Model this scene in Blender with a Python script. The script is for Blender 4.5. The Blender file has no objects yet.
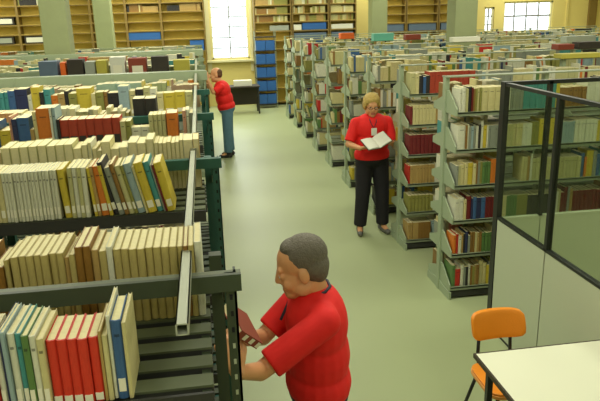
import bpy, bmesh, math, random
from mathutils import Vector, Matrix
random.seed(11)
R = math.radians
scn = bpy.context.scene
COL = scn.collection

# ------------------------------------------------------------------ materials
def lin(c):
    o = []
    for v in c:
        v = v / 255.0
        o.append(v / 12.92 if v <= .04045 else ((v + .055) / 1.055) ** 2.4)
    return (o[0], o[1], o[2], 1)

def mat(name, rgb, rough=.6, nscale=0, namt=.12, bump=0, bscale=60, metal=0, spec=.5, emit=None, estr=0):
    m = bpy.data.materials.new(name); m.use_nodes = True
    nt = m.node_tree; b = nt.nodes['Principled BSDF']
    b.inputs['Base Color'].default_value = lin(rgb)
    b.inputs['Roughness'].default_value = rough
    b.inputs['Metallic'].default_value = metal
    b.inputs['Specular IOR Level'].default_value = spec
    tc = nt.nodes.new('ShaderNodeTexCoord')
    if nscale:
        n = nt.nodes.new('ShaderNodeTexNoise'); n.inputs['Scale'].default_value = nscale
        n.inputs['Detail'].default_value = 4
        nt.links.new(tc.outputs['Object'], n.inputs['Vector'])
        mx = nt.nodes.new('ShaderNodeMix'); mx.data_type = 'RGBA'
        c = lin(rgb)
        mx.inputs[6].default_value = tuple(v * (1 - namt) for v in c[:3]) + (1,)
        mx.inputs[7].default_value = tuple(min(1, v * (1 + namt)) for v in c[:3]) + (1,)
        nt.links.new(n.outputs['Fac'], mx.inputs[0])
        nt.links.new(mx.outputs[2], b.inputs['Base Color'])
    if bump:
        n2 = nt.nodes.new('ShaderNodeTexNoise'); n2.inputs['Scale'].default_value = bscale
        nt.links.new(tc.outputs['Object'], n2.inputs['Vector'])
        bp = nt.nodes.new('ShaderNodeBump'); bp.inputs['Strength'].default_value = bump
        bp.inputs['Distance'].default_value = .01
        nt.links.new(n2.outputs['Fac'], bp.inputs['Height'])
        nt.links.new(bp.outputs['Normal'], b.inputs['Normal'])
    return m

def attr_mat(name, rough):
    m = bpy.data.materials.new(name); m.use_nodes = True
    nt = m.node_tree; b = nt.nodes['Principled BSDF']
    a = nt.nodes.new('ShaderNodeAttribute'); a.attribute_name = 'tint'
    tc = nt.nodes.new('ShaderNodeTexCoord')
    n = nt.nodes.new('ShaderNodeTexNoise'); n.inputs['Scale'].default_value = 45
    nt.links.new(tc.outputs['Object'], n.inputs['Vector'])
    mx = nt.nodes.new('ShaderNodeMix'); mx.data_type = 'RGBA'; mx.blend_type = 'MULTIPLY'
    mx.inputs[0].default_value = .25
    nt.links.new(a.outputs['Color'], mx.inputs[6]); nt.links.new(n.outputs['Fac'], mx.inputs[7])
    nt.links.new(mx.outputs[2], b.inputs['Base Color'])
    b.inputs['Roughness'].default_value = rough
    return m

M = dict(
    floor=mat('floor vinyl', (158, 168, 124), .44, 1.3, .04, .03, 25),
    wall=mat('yellow wall paint', (214, 198, 118), .8, 2, .04),
    plain=mat('cream wall paint', (205, 200, 165), .8, 2, .04),
    ceil=mat('ceiling paint', (225, 225, 210), .9),
    column=mat('column plaster', (146, 154, 110), .8, 6, .06, .15, 40),
    dark=mat('dark green steel', (56, 66, 46), .5, 8, .12),
    slat=mat('olive grey steel', (84, 92, 64), .5, 5, .1),
    teal=mat('teal green steel', (36, 86, 74), .5, 8, .1),
    grey=mat('pale grey green steel', (150, 164, 132), .5, 4, .06),
    shelfgrey=mat('grey shelf steel', (128, 138, 110), .5, 4, .06),
    base=mat('dark base steel', (45, 46, 40), .6),
    galv=mat('galvanised steel', (176, 180, 160), .42, 14, .08, metal=.25),
    hole_shade=mat('painted hollow shade', (22, 24, 22), .9),
    screw=mat('bright screw', (190, 195, 180), .35, metal=.6),
    white=mat('white laminate', (226, 226, 200), .35, 3, .02),
    edge=mat('dark table edge', (58, 46, 30), .5),
    black=mat('black tube', (26, 26, 26), .4),
    panel=mat('pale grey panel', (182, 190, 160), .5, 2, .03),
    frame=mat('black frame', (24, 28, 24), .45),
    orange=mat('orange vinyl', (232, 138, 16), .45, 9, .06, .1, 90),
    ply=mat('light orange ply', (220, 150, 70), .5, 12, .1),
    wood=mat('yellow shelf wood', (222, 196, 92), .6, 5, .1),
    woodd=mat('brown shelf edge', (124, 102, 46), .6, 5, .1),
    blue=mat('blue board', (38, 92, 156), .5, 6, .1),
    bluegrey=mat('blue grey board', (88, 106, 124), .6, 6, .1),
    boxwhite=mat('white card', (214, 214, 196), .7, 8, .04),
    boxdark=mat('dark card', (52, 46, 36), .7, 8, .1),
    boxred=mat('red brown card', (134, 58, 36), .7, 8, .1),
    boxorange=mat('orange card', (222, 100, 24), .6, 8, .08),
    boxyellow=mat('yellow card', (178, 168, 66), .7, 8, .08),
    boxteal=mat('teal card', (98, 176, 152), .6, 8, .08),
    boxgrey=mat('grey card', (150, 156, 140), .7, 8, .08),
    paper=mat('book pages', (222, 212, 164), .85, 120, .12),
    label=mat('paper label', (226, 222, 196), .8),
    winframe=mat('window frame paint', (206, 200, 150), .6),
    mullion=mat('grey window bar', (122, 124, 116), .6),
    skin=mat('skin', (212, 154, 106), .5, 20, .06),
    lips=mat('lip skin', (176, 98, 78), .5),
    eyew=mat('eye white', (225, 222, 210), .3),
    eyed=mat('dark iris', (40, 28, 20), .3),
    redshirt=mat('red cotton', (228, 22, 16), .75, 14, .1, .35, 16),
    blackcloth=mat('black trouser cloth', (24, 22, 26), .8, 14, .1, .3, 16),
    jeans=mat('blue denim', (86, 122, 140), .8, 14, .15, .3, 18),
    darkcloth=mat('dark trouser cloth', (44, 46, 60), .8, 14, .1, .3, 18),
    shoe=mat('dark shoe leather', (38, 34, 32), .5),
    shoeg=mat('grey shoe cloth', (96, 96, 88), .6),
    hairg=mat('greying dark hair', (98, 92, 78), .7, 60, .3, .5, 140),
    hairb=mat('short blond hair', (186, 158, 84), .7, 60, .25, .5, 140),
    hairn=mat('brown hair', (96, 64, 34), .7, 60, .3),
    lanyard=mat('dark cord', (40, 42, 60), .7),
)
M['book'] = attr_mat('book cloth', .55)
M['pagesof'] = M['paper']

def glass(name, tint, glossy):
    m = bpy.data.materials.new(name); m.use_nodes = True
    nt = m.node_tree; nt.nodes.remove(nt.nodes['Principled BSDF'])
    t = nt.nodes.new('ShaderNodeBsdfTransparent'); t.inputs[0].default_value = tint
    g = nt.nodes.new('ShaderNodeBsdfGlossy'); g.inputs['Roughness'].default_value = .03
    fr = nt.nodes.new('ShaderNodeLayerWeight'); fr.inputs['Blend'].default_value = .25
    mu = nt.nodes.new('ShaderNodeMath'); mu.operation = 'MULTIPLY_ADD'; mu.inputs[1].default_value = glossy; mu.inputs[2].default_value = .015
    mx = nt.nodes.new('ShaderNodeMixShader')
    nt.links.new(fr.outputs['Facing'], mu.inputs[0]); nt.links.new(mu.outputs[0], mx.inputs[0])
    nt.links.new(t.outputs[0], mx.inputs[1]); nt.links.new(g.outputs[0], mx.inputs[2])
    nt.links.new(mx.outputs[0], nt.nodes['Material Output'].inputs['Surface'])
    return m
M['glass'] = glass('greenish partition glass', (.9, .93, .88, 1), .05)
M['pane'] = glass('window glass', (.93, .96, .95, 1), .1)

# ------------------------------------------------------------------ mesh helpers
class MB:
    def __init__(s): s.bm = bmesh.new(); s.mats = []
    def mi(s, m):
        if m not in s.mats: s.mats.append(m)
        return s.mats.index(m)
    def box(s, x0, x1, y0, y1, z0, z1, m, mtx=None):
        v = [s.bm.verts.new(p) for p in ((x0,y0,z0),(x1,y0,z0),(x1,y1,z0),(x0,y1,z0),(x0,y0,z1),(x1,y0,z1),(x1,y1,z1),(x0,y1,z1))]
        i = s.mi(m)
        for f in ((0,3,2,1),(4,5,6,7),(0,1,5,4),(1,2,6,5),(2,3,7,6),(3,0,4,7)):
            s.bm.faces.new([v[k] for k in f]).material_index = i
        if mtx is not None:
            for a in v: a.co = mtx @ a.co
        return v
    def prism(s, pts, axis, a, b, m):
        def P(p, t):
            return {'x': (t, p[0], p[1]), 'y': (p[0], t, p[1]), 'z': (p[0], p[1], t)}[axis]
        A = [s.bm.verts.new(P(p, a)) for p in pts]; B = [s.bm.verts.new(P(p, b)) for p in pts]
        i = s.mi(m); n = len(pts)
        fs = [s.bm.faces.new(A), s.bm.faces.new(B[::-1])]
        for k in range(n): fs.append(s.bm.faces.new((A[k], B[k], B[(k+1) % n], A[(k+1) % n])))
        for f in fs: f.material_index = i
    def tube(s, pts, r, m, n=10, smooth=True, caps=True):
        pts = [Vector(p) for p in pts]; i = s.mi(m); rings = []
        rr = r if isinstance(r, (list, tuple)) else [r] * len(pts)
        for k, p in enumerate(pts):
            d = (pts[min(k+1, len(pts)-1)] - pts[max(k-1, 0)]).normalized()
            u = d.cross(Vector((0,0,1)) if abs(d.z) < .95 else Vector((0,1,0))).normalized(); w = d.cross(u)
            rings.append([s.bm.verts.new(p + rr[k] * (math.cos(2*math.pi*j/n) * u + math.sin(2*math.pi*j/n) * w)) for j in range(n)])
        for a, b in zip(rings, rings[1:]):
            for j in range(n):
                f = s.bm.faces.new((a[j], a[(j+1) % n], b[(j+1) % n], b[j])); f.material_index = i; f.smooth = smooth
        if caps:
            for ring in (rings[0][::-1], rings[-1]):
                s.bm.faces.new(ring).material_index = i
    def build(s, name, parent=None, bevel=0, seg=2):
        bmesh.ops.recalc_face_normals(s.bm, faces=s.bm.faces)
        me = bpy.data.meshes.new(name); s.bm.to_mesh(me); s.bm.free()
        for m in s.mats: me.materials.append(M[m])
        o = bpy.data.objects.new(name, me); COL.objects.link(o)
        if parent: o.parent = parent
        if bevel:
            b = o.modifiers.new('bevel', 'BEVEL'); b.width = bevel; b.segments = seg; b.limit_method = 'ANGLE'
        return o

def tag(o, label=None, cat=None, group=None, kind=None):
    if label: o['label'] = label
    if cat: o['category'] = cat
    if group: o['group'] = group
    if kind: o['kind'] = kind
    return o
def thing(name, loc, label, cat, group=None, rz=0):
    o = bpy.data.objects.new(name, None); COL.objects.link(o); o.location = loc; o.rotation_euler = (0, 0, rz)
    o.empty_display_size = .1
    return tag(o, label, cat, group)

# ------------------------------------------------------------------ camera
CAMZ, F_PX, PITCH, ROLL, YAW = 2.65, 635.2, .2891, -.02848, .14656
fw = Vector((math.sin(YAW)*math.cos(PITCH), math.cos(YAW)*math.cos(PITCH), -math.sin(PITCH)))
rt = Vector((math.cos(YAW), -math.sin(YAW), 0)); up = rt.cross(fw)
r2 = rt*math.cos(ROLL) + up*math.sin(ROLL); u2 = -rt*math.sin(ROLL) + up*math.cos(ROLL)
cd = bpy.data.cameras.new('camera'); cam = bpy.data.objects.new('camera', cd); COL.objects.link(cam)
cd.sensor_fit = 'HORIZONTAL'; cd.sensor_width = 36; cd.lens = F_PX / 600 * 36; cd.clip_start = .05; cd.clip_end = 200
mw = Matrix((r2, u2, -fw)).transposed().to_4x4(); mw.translation = (0, 0, CAMZ); cam.matrix_world = mw
scn.camera = cam
def in_view(x, y, z, mar):
    q = Vector((x, y, z - CAMZ)); d = q.dot(fw)
    if d < .3: return False
    px = 300 + F_PX*q.dot(r2)/d; py = 200.5 - F_PX*q.dot(u2)/d
    k = mar * F_PX / d
    return -k < px < 600 + k and -k < py < 401 + k

# ------------------------------------------------------------------ room shell
XL, XR, YB, YF, ZC = -7.5, 13.2, 19.2, -3.5, 4.3
def struct(name, f, bevel=0):
    m = MB(); f(m); return tag(m.build(name, None, bevel), kind='structure')
struct('floor', lambda m: m.box(XL-.2, XR+.2, YF-.2, YB+.2, -.2, 0, 'floor'))
struct('ceiling', lambda m: m.box(XL-.2, XR+.2, YF-.2, YB+.2, ZC, ZC+.2, 'ceil'))
struct('wall_left', lambda m: m.box(XL-.2, XL, YF, YB, 0, ZC, 'plain'))
struct('wall_right', lambda m: m.box(XR, XR+.2, YF, YB, 0, ZC, 'wall'))
struct('wall_front', lambda m: m.box(XL-.2, XR+.2, YF-.2, YF, 0, ZC, 'plain'))
WIN = [(.36, 1.46, 1.36, 3.7), (8.72, 9.04, 1.88, 2.62), (9.35, 10.97, 1.83, 2.76)]
def backwall(m):
    xs = [XL-.2]
    for x0, x1, z0, z1 in WIN:
        m.box(xs[-1], x0, YB, YB+.22, 0, ZC, 'wall'); m.box(x0, x1, YB, YB+.22, 0, z0, 'wall'); m.box(x0, x1, YB, YB+.22, z1, ZC, 'wall'); xs.append(x1)
    m.box(xs[-1], XR+.2, YB, YB+.22, 0, ZC, 'wall')
struct('wall_back', backwall)
def window(n, x0, x1, z0, z1, hb, vb, hd):
    w = MB(); t = .05
    for a in ((x0, x1, z0, z0+t), (x0, x1, z1-t, z1), (x0, x0+t, z0, z1), (x1-t, x1, z0, z1)):
        w.box(a[0], a[1], YB+.04, YB+.12, a[2], a[3], 'winframe')
    o = tag(w.build('window_%d' % n), kind='structure')
    b = MB()
    for z in hb: b.box(x0+t, x1-t, YB+.06, YB+.10, z-hd/2, z+hd/2, 'mullion')
    for x in vb: b.box(x-.018, x+.018, YB+.065, YB+.095, z0+t, z1-t, 'mullion')
    b.build('glazing_bar', o)
    g = MB(); g.box(x0+t, x1-t, YB+.078, YB+.082, z0+t, z1-t, 'pane'); g.build('glass_pane', o)
    return o
w1 = window(1, *WIN[0], [1.68, 1.98, 2.28, 2.56, 2.83, 3.1, 3.4], [.91], .028)
window(2, *WIN[1], [2.1, 2.35], [8.88], .03)
window(3, *WIN[2], [2.33], [9.73, 10.13, 10.53], .05)
def trims():
    struct('trim_1', lambda m: m.box(.22, .34, YB-.06, YB, 1.0, 4.0, 'winframe'))
    struct('trim_2', lambda m: m.box(1.48, 1.56, YB-.06, YB, 1.0, 4.0, 'winframe'))
    struct('trim_3', lambda m: m.box(.2, 1.58, YB-.16, YB, 1.29, 1.345, 'winframe'))
    struct('trim_4', lambda m: m.box(11.4, 11.47, YB-.05, YB, 0, ZC, 'wall'))
    struct('trim_5', lambda m: m.box(12.15, 12.4, YB-.1, YB, 0, ZC, 'woodd'))
    struct('trim_6', lambda m: m.box(8.3, 8.42, YB-.08, YB, 0, ZC, 'woodd'))
trims()
for k, (x, y) in enumerate(((-2.33, 11.53), (-2.33, 17.25), (4.8, 11.53), (4.8, 17.25))):
    c = MB(); c.box(x-.21, x+.21, y-.21, y+.21, 0, ZC, 'column')
    tag(c.build('column', None, .012), kind='structure')

# ------------------------------------------------------------------ bookcases
ROWS = [1.47, 2.79, 4.14, 5.5, 6.82, 8.19, 9.59, 11.0, 12.4, 13.8, 15.1, 16.5]
ORD = ['nearest', 'second', 'third', 'fourth', 'fifth', 'sixth', 'seventh', 'eighth', 'ninth', 'tenth', 'eleventh', 'twelfth']
LX, RX = .05, 2.17
LSH = 1.88                                  # top slatted shelf of the left bookcases
RSH = [.12, .45, .78, 1.11, 1.44, 1.77]     # right shelves

def left_case(i, yc):
    n = 3 if i < 2 else 5
    band = i in (4, 7)
    steel = 'dark' if i == 0 else 'teal' if i < 4 else 'grey'
    kindw = {'dark': 'dark green', 'teal': 'teal green', 'grey': 'pale grey green'}[steel]
    lab = '%s steel slatted bookcase, %s row from the camera left of the aisle' % (kindw, ORD[i])
    t = thing('bookcase', (LX, yc, 0), lab, 'bookcase', 'bookcases left of the aisle')
    W = .95
    for k in range(n+1):
        x = -k*W; p = MB()
        p.box(x-.028, x, -.014, -.008, 0, 2.04, steel); p.box(x-.006, x, -.014, .026, 0, 2.04, steel)
        o = p.build('post', t)
        if k == 0 and i < 3:
            for z in [2.02 - .045*q for q in range(44 if i == 0 else 20)]:
                s = MB(); s.box(x-.018, x-.011, -.0155, -.014, z-.007, z+.007, 'screw' if i == 0 and z < 1.86 or z > 2.0 else 'hole_shade')  # dark plates paint the shade inside the punched holes
                s.build('perforation', o)
            b = MB(); b.box(x-.03, x+.004, -.018, .03, -.0, .012, steel); b.build('foot', o)
        # rear post of the far face
        p = MB(); p.box(x-.065, x-.03, .24, .275, 0, 1.99, steel); p.build('rear_post', t)
        # sloping bracket from post head to the rear post
        p = MB(); p.prism([(.028, 1.985), (.028, 1.95), (.25, 1.86), (.25, 1.895)], 'x', x-.034, x-.029, 'slat' if steel == 'dark' else steel); p.build('bracket', t)
        for z in (1.5, 1.12, .74, .36):
            p = MB(); p.box(x-.03, x-.026, -.27, .23, z-.05, z-.025, steel); p.build('bracket', t)
    for k in range(n):
        p = MB(); x1 = -k*W - (.0 if k == 0 else .0); x0 = -(k+1)*W
        zb, zt = (1.99, 2.085) if band else (1.996, 2.04)
        p.box(x0, x1-.002 if k else x1+.012, -.028, -.0145, zb, zt, steel); p.box(x0, x1-.002 if k else x1+.012, -.0145, .006, zt-.006, zt, 'slat' if i == 0 else steel)
        if band: p.box(x0, x1, -.0145, .14, zt-.006, zt, steel)
        p.build('top_beam', t)
    sl = 'slat' if i < 3 else 'shelfgrey'
    for z in (LSH, 1.5, 1.12, .74, .36):
        p = MB(); y = -.245
        while y < .24:
            if not (-.045 < y < .03 and False):
                p.box(-n*W, -.07, y, y+.048, z-.006, z, sl if z == LSH else 'dark' if i < 4 else sl); p.box(-n*W, -.07, y+.002, y+.046, z-.034, z-.006, 'base')  # dark undersides and lower slats paint shade into the gaps
            y += .082
        if z == LSH and i < 4: p.box(-n*W, -.07, -.25, .235, z-.05, z-.046, 'base')  # dark sheet added below the slats as painted gap shade
        lp = 'base' if i < 4 else steel; p.box(-n*W, -.07, -.28, -.272, z-.045, z+.002, lp); p.box(-n*W, -.07, .232, .238, z-.04, z, lp)
        for k in range(n+1):
            xx = min(-.075, -k*W-.05); p.box(xx-.02, xx, -.27, .235, z-.035, z-.012, steel)
        p.build('shelf', t)
    return t
for i, yc in enumerate(ROWS[:10]): left_case(i, yc)

def right_case(i, yc):
    j = i
    lab = 'pale grey steel bookcase, %s row from the camera right of the aisle' % ORD[i]
    t = thing('bookcase', (RX, yc, 0), lab, 'bookcase', 'bookcases right of the aisle')
    x1 = [4.6, 3.6][i > 9] if False else min(8.6, 2.6 + .55*yc*.6 + .8)
    W = .95; n = max(2, int(math.ceil((x1 - .4)/W)))
    for k in range(n+1):
        x = k*W
        p = MB(); p.box(x-.02, x+.02, -.035, .035, 0, 2.05, 'grey'); p.build('post', t, .004)
        p = MB(); p.prism([(-.29, 0), (-.29, .075), (-.03, .1), (.03, .1), (.29, .075), (.29, 0)], 'x', x-.012, x+.012, 'grey'); p.build('foot', t)
        if k < 3:
            for z in RSH:
                for s, hh in ((-1, .17), (1, .1)):
                    p = MB(); hh = hh if j == 0 or s > 0 else .11; p.prism([(s*.036, z-.03), (s*.036, z+hh), (s*.08, z+hh), (s*.28, z+.03), (s*.28, z-.03)], 'x', x-.006, x+.006, 'grey'); p.build('bracket', t)
    for z in RSH:
        for s in (-1, 1):
            p = MB(); a, b = sorted((s*.04, s*.28))
            p.box(.008, n*W-.008, a, b, z-.012, z, 'shelfgrey'); f0, f1 = sorted((s*.28, s*.273)); p.box(.008, n*W-.008, f0, f1, z-.032, z+.004, 'shelfgrey')
            p.build('shelf', t)
    p = MB(); p.box(0, n*W, -.27, .27, .02, .075, 'base'); p.build('plinth', t)
    p = MB(); p.box(-.02, n*W, -.06, .06, 2.05, 2.06, 'shelfgrey'); p.build('top_cap', t)
    return n*W + RX
# the cubicle in front stands before the fourth row of the left side: rows on the right start there
RIGHT = [(j, y) for j, y in enumerate(ROWS[3:])]
REND = {}
for j, y in RIGHT: REND[j] = right_case(j, y)

# ------------------------------------------------------------------ books
PAL = dict(cream=(208, 198, 138), white=(216, 216, 188), ivory=(190, 186, 128), brown=(140, 104, 44), tan=(176, 146, 82), red=(190, 42, 26), redset=(214, 54, 30), oldcream=(182, 166, 98), oldbrown=(140, 100, 32), brickset=(170, 60, 34),  # old cream is darkened so spines carry the shade of overhead light
           darkred=(112, 30, 28), blue=(58, 96, 140), navy=(40, 48, 84), teal=(70, 146, 140), green=(92, 128, 66), olive=(142, 140, 66),
           yellow=(206, 184, 56), orange=(212, 120, 34), grey=(140, 146, 128), black=(40, 38, 36), paleblue=(150, 172, 170), pink=(200, 150, 120))
CN = dict(oldcream='shaded yellowed cream', oldbrown='brown', redset='red', brickset='brick red', darkred='dark red', paleblue='pale blue')
BK = []        # x(centre of the foot line), y(front), z, w, h, d, colour, tilt, flip, row key, order
def pick(w): 
    ks = list(w); return random.choices(ks, [w[k] for k in ks])[0]
P_MIX = dict(cream=8, white=9, ivory=5, brown=2, tan=3, red=1.2, darkred=1.5, blue=2, navy=1, teal=1.2, green=2.2, olive=2, yellow=2.2, orange=1.5, grey=3, black=1.5, paleblue=2)
P_OLD = dict(cream=6, ivory=5, tan=3, brown=3, white=2)
P_R = dict(cream=8, white=7, ivory=5, brown=1.5, tan=2, red=.7, darkred=1.2, blue=1.2, navy=.8, teal=.6, green=2, olive=2, yellow=2.6, orange=.8, grey=3, black=1, paleblue=1.6)

def fill(key, xs, xe, yf, z, pal, hr, dr, wr=(.014, .042), lim=.24, spec=None, flip=False, gap=.02, lean=.08, must_view=True, step=1):
    """a run of books from xs towards xe (either direction); yf = the face turned to the aisle with the camera"""
    sgn = 1 if xe > xs else -1
    x = xs; n = 0; tilt = 0; left = 0; same = 0; cc = None
    spec = list(spec or [])
    while (xe - x)*sgn > .05:
        if spec:
            c, w, h, d, tl = spec.pop(0)
            if c is None: x += sgn*w; continue
            tl = R(tl)
        else:
            if left <= 0:
                tilt = 0; left = random.randint(4, 16)
                if random.random() < lean: tilt = R(random.uniform(6, 16)); left = random.randint(2, 5)
                elif random.random() < gap: x += sgn*random.uniform(.05, .2)
            left -= 1
            if same <= 0:
                cc = (pick(pal), random.uniform(*wr), random.uniform(*hr)); same = 1 if random.random() < .72 else random.randint(3, 8)
            same -= 1
            c, w, h = cc; h += random.uniform(-.003, .003); d = random.uniform(*dr); tl = tilt
        h = min(h, lim)
        foot = w/math.cos(tl) if not tl else w*math.cos(tl)
        adv = foot + .0012
        prev = BK[-1] if BK and BK[-1][9] == key and n == BK[-1][10] else None
        if tl:                                  # all lean to the left (top towards -X)
            if sgn > 0 and not (prev and prev[7]): x += h*math.sin(tl)
            adv = w/math.cos(tl) + .001
        elif prev and prev[7] and sgn < 0: x -= prev[4]*math.sin(prev[7])
        x0 = x if sgn > 0 else x - adv
        if (xe - (x + sgn*adv))*sgn < 0: break
        n += 1
        if not must_view or in_view(x0, yf, z + h/2, .35):
            BK.append((x0, yf + random.uniform(0, .012), z + .0008, w, h, d, c, tl, flip, key, n))
        x += sgn*adv

# nearest left bookcase: front row (spines to the camera), counted from the gap on the right
near_spec = [('cream', .008, .175, .15, 0), ('blue', .021, .18, .13, 0), ('white', .007, .19, .15, 0), ('cream', .01, .15, .14, 0), ('tan', .006, .16, .14, 0)] + [('redset', .0195, .148, .12, 0)]*5
near_spec += [('cream', .014, .158, .14, 0), ('white', .012, .165, .14, 0), ('green', .013, .168, .14, 0), ('teal', .012, .17, .14, 0), ('white', .014, .172, .14, 0), ('paleblue', .008, .18, .14, 0), ('navy', .006, .178, .14, 0), ('white', .012, .16, .14, 0), ('red', .008, .15, .13, 0),
              ('white', .014, .155, .14, 0), ('cream', .012, .16, .14, 0), ('brown', .01, .15, .13, 0), ('white', .014, .16, .14, 0), ('teal', .012, .165, .14, 0)]
fill(('L', 0, 'front'), -.186, -.85, 1.2, LSH, P_MIX, (.14, .18), (.12, .15), wr=(.01, .022), spec=near_spec, lean=0)
old_spec = [('white', .018, .207, .17, 0), ('oldcream', .014, .2, .17, 0), ('brown', .012, .198, .17, 0), ('oldcream', .014, .198, .17, 0)] + [('oldcream', .019, .2, .17, 0)]*8 + [('white', .014, .21, .17, 0), ('oldcream', .018, .2, .16, 0), ('tan', .017, .205, .17, 0)] + [('oldbrown', .018, .218, .17, 0)]*2 + [('oldcream', .014, .2, .17, 0), ('tan', .012, .19, .17, 0)] + [('oldcream', .017, .203, .17, 0)]*7
old_spec += [(None, .006, 0, 0, 0), ('oldcream', .012, .195, .16, 0), ('oldbrown', .024, .18, .16, 0), (None, .015, 0, 0, 0), ('oldbrown', .026, .2, .17, 0), ('oldcream', .008, .2, .17, 0), (None, .02, 0, 0, 0), ('oldbrown', .032, .2, .17, 0), ('oldcream', .012, .19, .17, 0), (None, .02, 0, 0, 0), ('paleblue', .03, .19, .16, 0), ('white', .02, .185, .16, 0), ('darkred', .014, .2, .16, 0), ('tan', .022, .19, .16, 0)]
fill(('L', 0, 'back'), -.03, -1.1, 1.56, LSH, P_OLD, (.19, .215), (.15, .17), wr=(.012, .026), spec=old_spec, lean=0)
# second left bookcase
sec = [('yellow', .03, .208, .17, 12), ('darkred', .008, .2, .16, 12), ('grey', .006, .2, .16, 12), ('teal', .024, .212, .17, 12), ('yellow', .034, .212, .17, 12), ('cream', .008, .2, .16, 12), ('paleblue', .03, .21, .17, 12), ('olive', .012, .205, .17, 12), ('ivory', .02, .205, .17, 12),
       ('brown', .016, .215, .17, 12), ('grey', .022, .2, .16, 12), ('black', .02, .222, .17, 12), ('yellow', .014, .208, .17, 8), ('orange', .03, .205, .16, 5), ('tan', .014, .205, .16, 5), ('yellow', .012, .2, .16, 4)]
sec += [('white', .018, .205, .17, 0), ('ivory', .016, .205, .17, 0)]*2 + [('yellow', .026, .2, .16, 4)] + [('white', .0125, .2, .16, 0)]*15 + [('cream', .02, .2, .16, 0)]*2
fill(('L', 1, 'front'), -.14, -1.3, 2.53, LSH, P_MIX, (.17, .21), (.15, .18), spec=sec, lean=.02)
fill(('L', 1, 'back'), -.03, -1.4, 2.87, LSH, dict(white=5, cream=5, ivory=3, tan=1), (.2, .25), (.15, .18), flip=True, lean=0, gap=0)
# third: big coloured volumes
thr = [(None, .035, 0, 0, 0), ('grey', .02, .2, .17, 0), ('white', .02, .22, .17, 0), ('pink', .02, .215, .17, 0), (None, .03, 0, 0, 0), ('orange', .065, .205, .17, 0), (None, .004, 0, 0, 0)] + [('ivory', .024, .2, .16, 0)]*4 + [('white', .052, .13, .1, 0)]*2
thr += [('olive', .03, .17, .16, 0), ('ivory', .03, .17, .16, 0)] + [('brickset', .048, .195, .16, 0)]*7 + [('black', .016, .2, .17, 0), ('paleblue', .02, .27, .18, 0), ('white', .012, .27, .18, 0), ('orange', .075, .268, .18, 0), ('cream', .02, .25, .17, 0), ('tan', .02, .15, .17, 0), ('blue', .066, .22, .18, 0), ('navy', .028, .215, .17, 0), ('pink', .015, .23, .17, 0), ('yellow', .06, .15, .18, 0), ('blue', .04, .2, .18, 0), ('navy', .03, .2, .18, 0)]
fill(('L', 2, 'back'), -.3, -.46, 4.19, LSH, dict(black=1, darkred=1), (.26, .265), (.15, .17), wr=(.07, .075), lim=.27, lean=0, gap=0)
fill(('L', 2, 'front'), -.03, -1.9, 3.88, LSH, P_MIX, (.17, .25), (.15, .18), spec=thr, lim=.27)
fill(('L', 2, 'back'), -.48, -1.9, 4.22, LSH, P_MIX, (.17, .22), (.15, .18), flip=True, lean=0)
for i in range(3, 10):
    y = ROWS[i]; e = -min(4.7, .6 + .38*y)
    wr = (.016, .06) if i < 6 else (.02, .08)
    pal = dict(P_MIX)
    if i == 4: pal.update(orange=7, yellow=5)
    if i == 3: pal.update(yellow=5, navy=2)
    if i == 5: continue
    if i == 4:
        fill(('L', 4, 'front'), -.08, e, y-.26, LSH, dict(orange=6, yellow=6, cream=4, white=3, teal=1, brown=2), (.1, .145), (.15, .18), wr=wr, lean=.03)
        fill(('L', 4, 'back'), -.025, e, y+.08, LSH, P_MIX, (.1, .13), (.14, .16), wr=wr, lean=0); continue
    sp = None
    if i == 3: sp = [('ivory', .06, .17, .16, 0), ('yellow', .08, .175, .16, 0), ('yellow', .09, .17, .16, 0), ('cream', .05, .17, .16, 0), ('white', .05, .21, .17, 0), ('ivory', .05, .22, .17, 0), ('black', .06, .21, .17, 0), ('cream', .05, .2, .17, 0), ('paleblue', .08, .24, .18, 0), ('black', .085, .19, .17, 0), ('brown', .03, .2, .17, 0), ('olive', .06, .2, .17, 0), ('cream', .03, .19, .17, 0), ('yellow', .11, .235, .18, 0), ('olive', .06, .2, .17, 0), ('black', .03, .22, .17, 0), ('tan', .05, .2, .17, 0), ('orange', .05, .19, .17, 0), ('teal', .05, .24, .17, 0), ('black', .03, .22, .17, 0), ('yellow', .06, .26, .17, 0), ('white', .03, .2, .17, 0), ('navy', .09, .25, .18, 0), ('blue', .05, .24, .18, 0)]
    hr = (.17, .26) if i < 6 else (.11, .17)
    fill(('L', i, 'front'), -.08, e, y-.26, LSH, pal, hr, (.15, .18), wr=wr, lim=.27, lean=.05, spec=sp)
    fill(('L', i, 'back'), -.025, e, y+.08, LSH, P_MIX, (.17, .25) if i < 6 else (.1, .15), (.14, .16), wr=wr, flip=True, lean=0)
fill(('L', 5, 'back'), -.025, -4.2, ROWS[5]+.08, LSH, P_MIX, (.14, .2), (.14, .16), wr=(.02, .08), flip=True, lean=0)
for i in range(0, 4):                                      # second shelf of the nearest ones, seen from a step aside
    y = ROWS[i]
    fill(('L', i, 'low'), -.1, -1.5, y-.26, 1.5, P_MIX, (.17, .24), (.15, .18), lean=.05)
for i in range(0, 10):
    for z in (1.5, 1.12, .74, .36):
        if z == 1.5 and i < 4: continue
        fill(('L', i, 'low', z), -.1, -1.1, ROWS[i]-.25, z, P_MIX, (.17, .24), (.15, .18), wr=(.02, .04), lean=.04, must_view=False)
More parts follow.
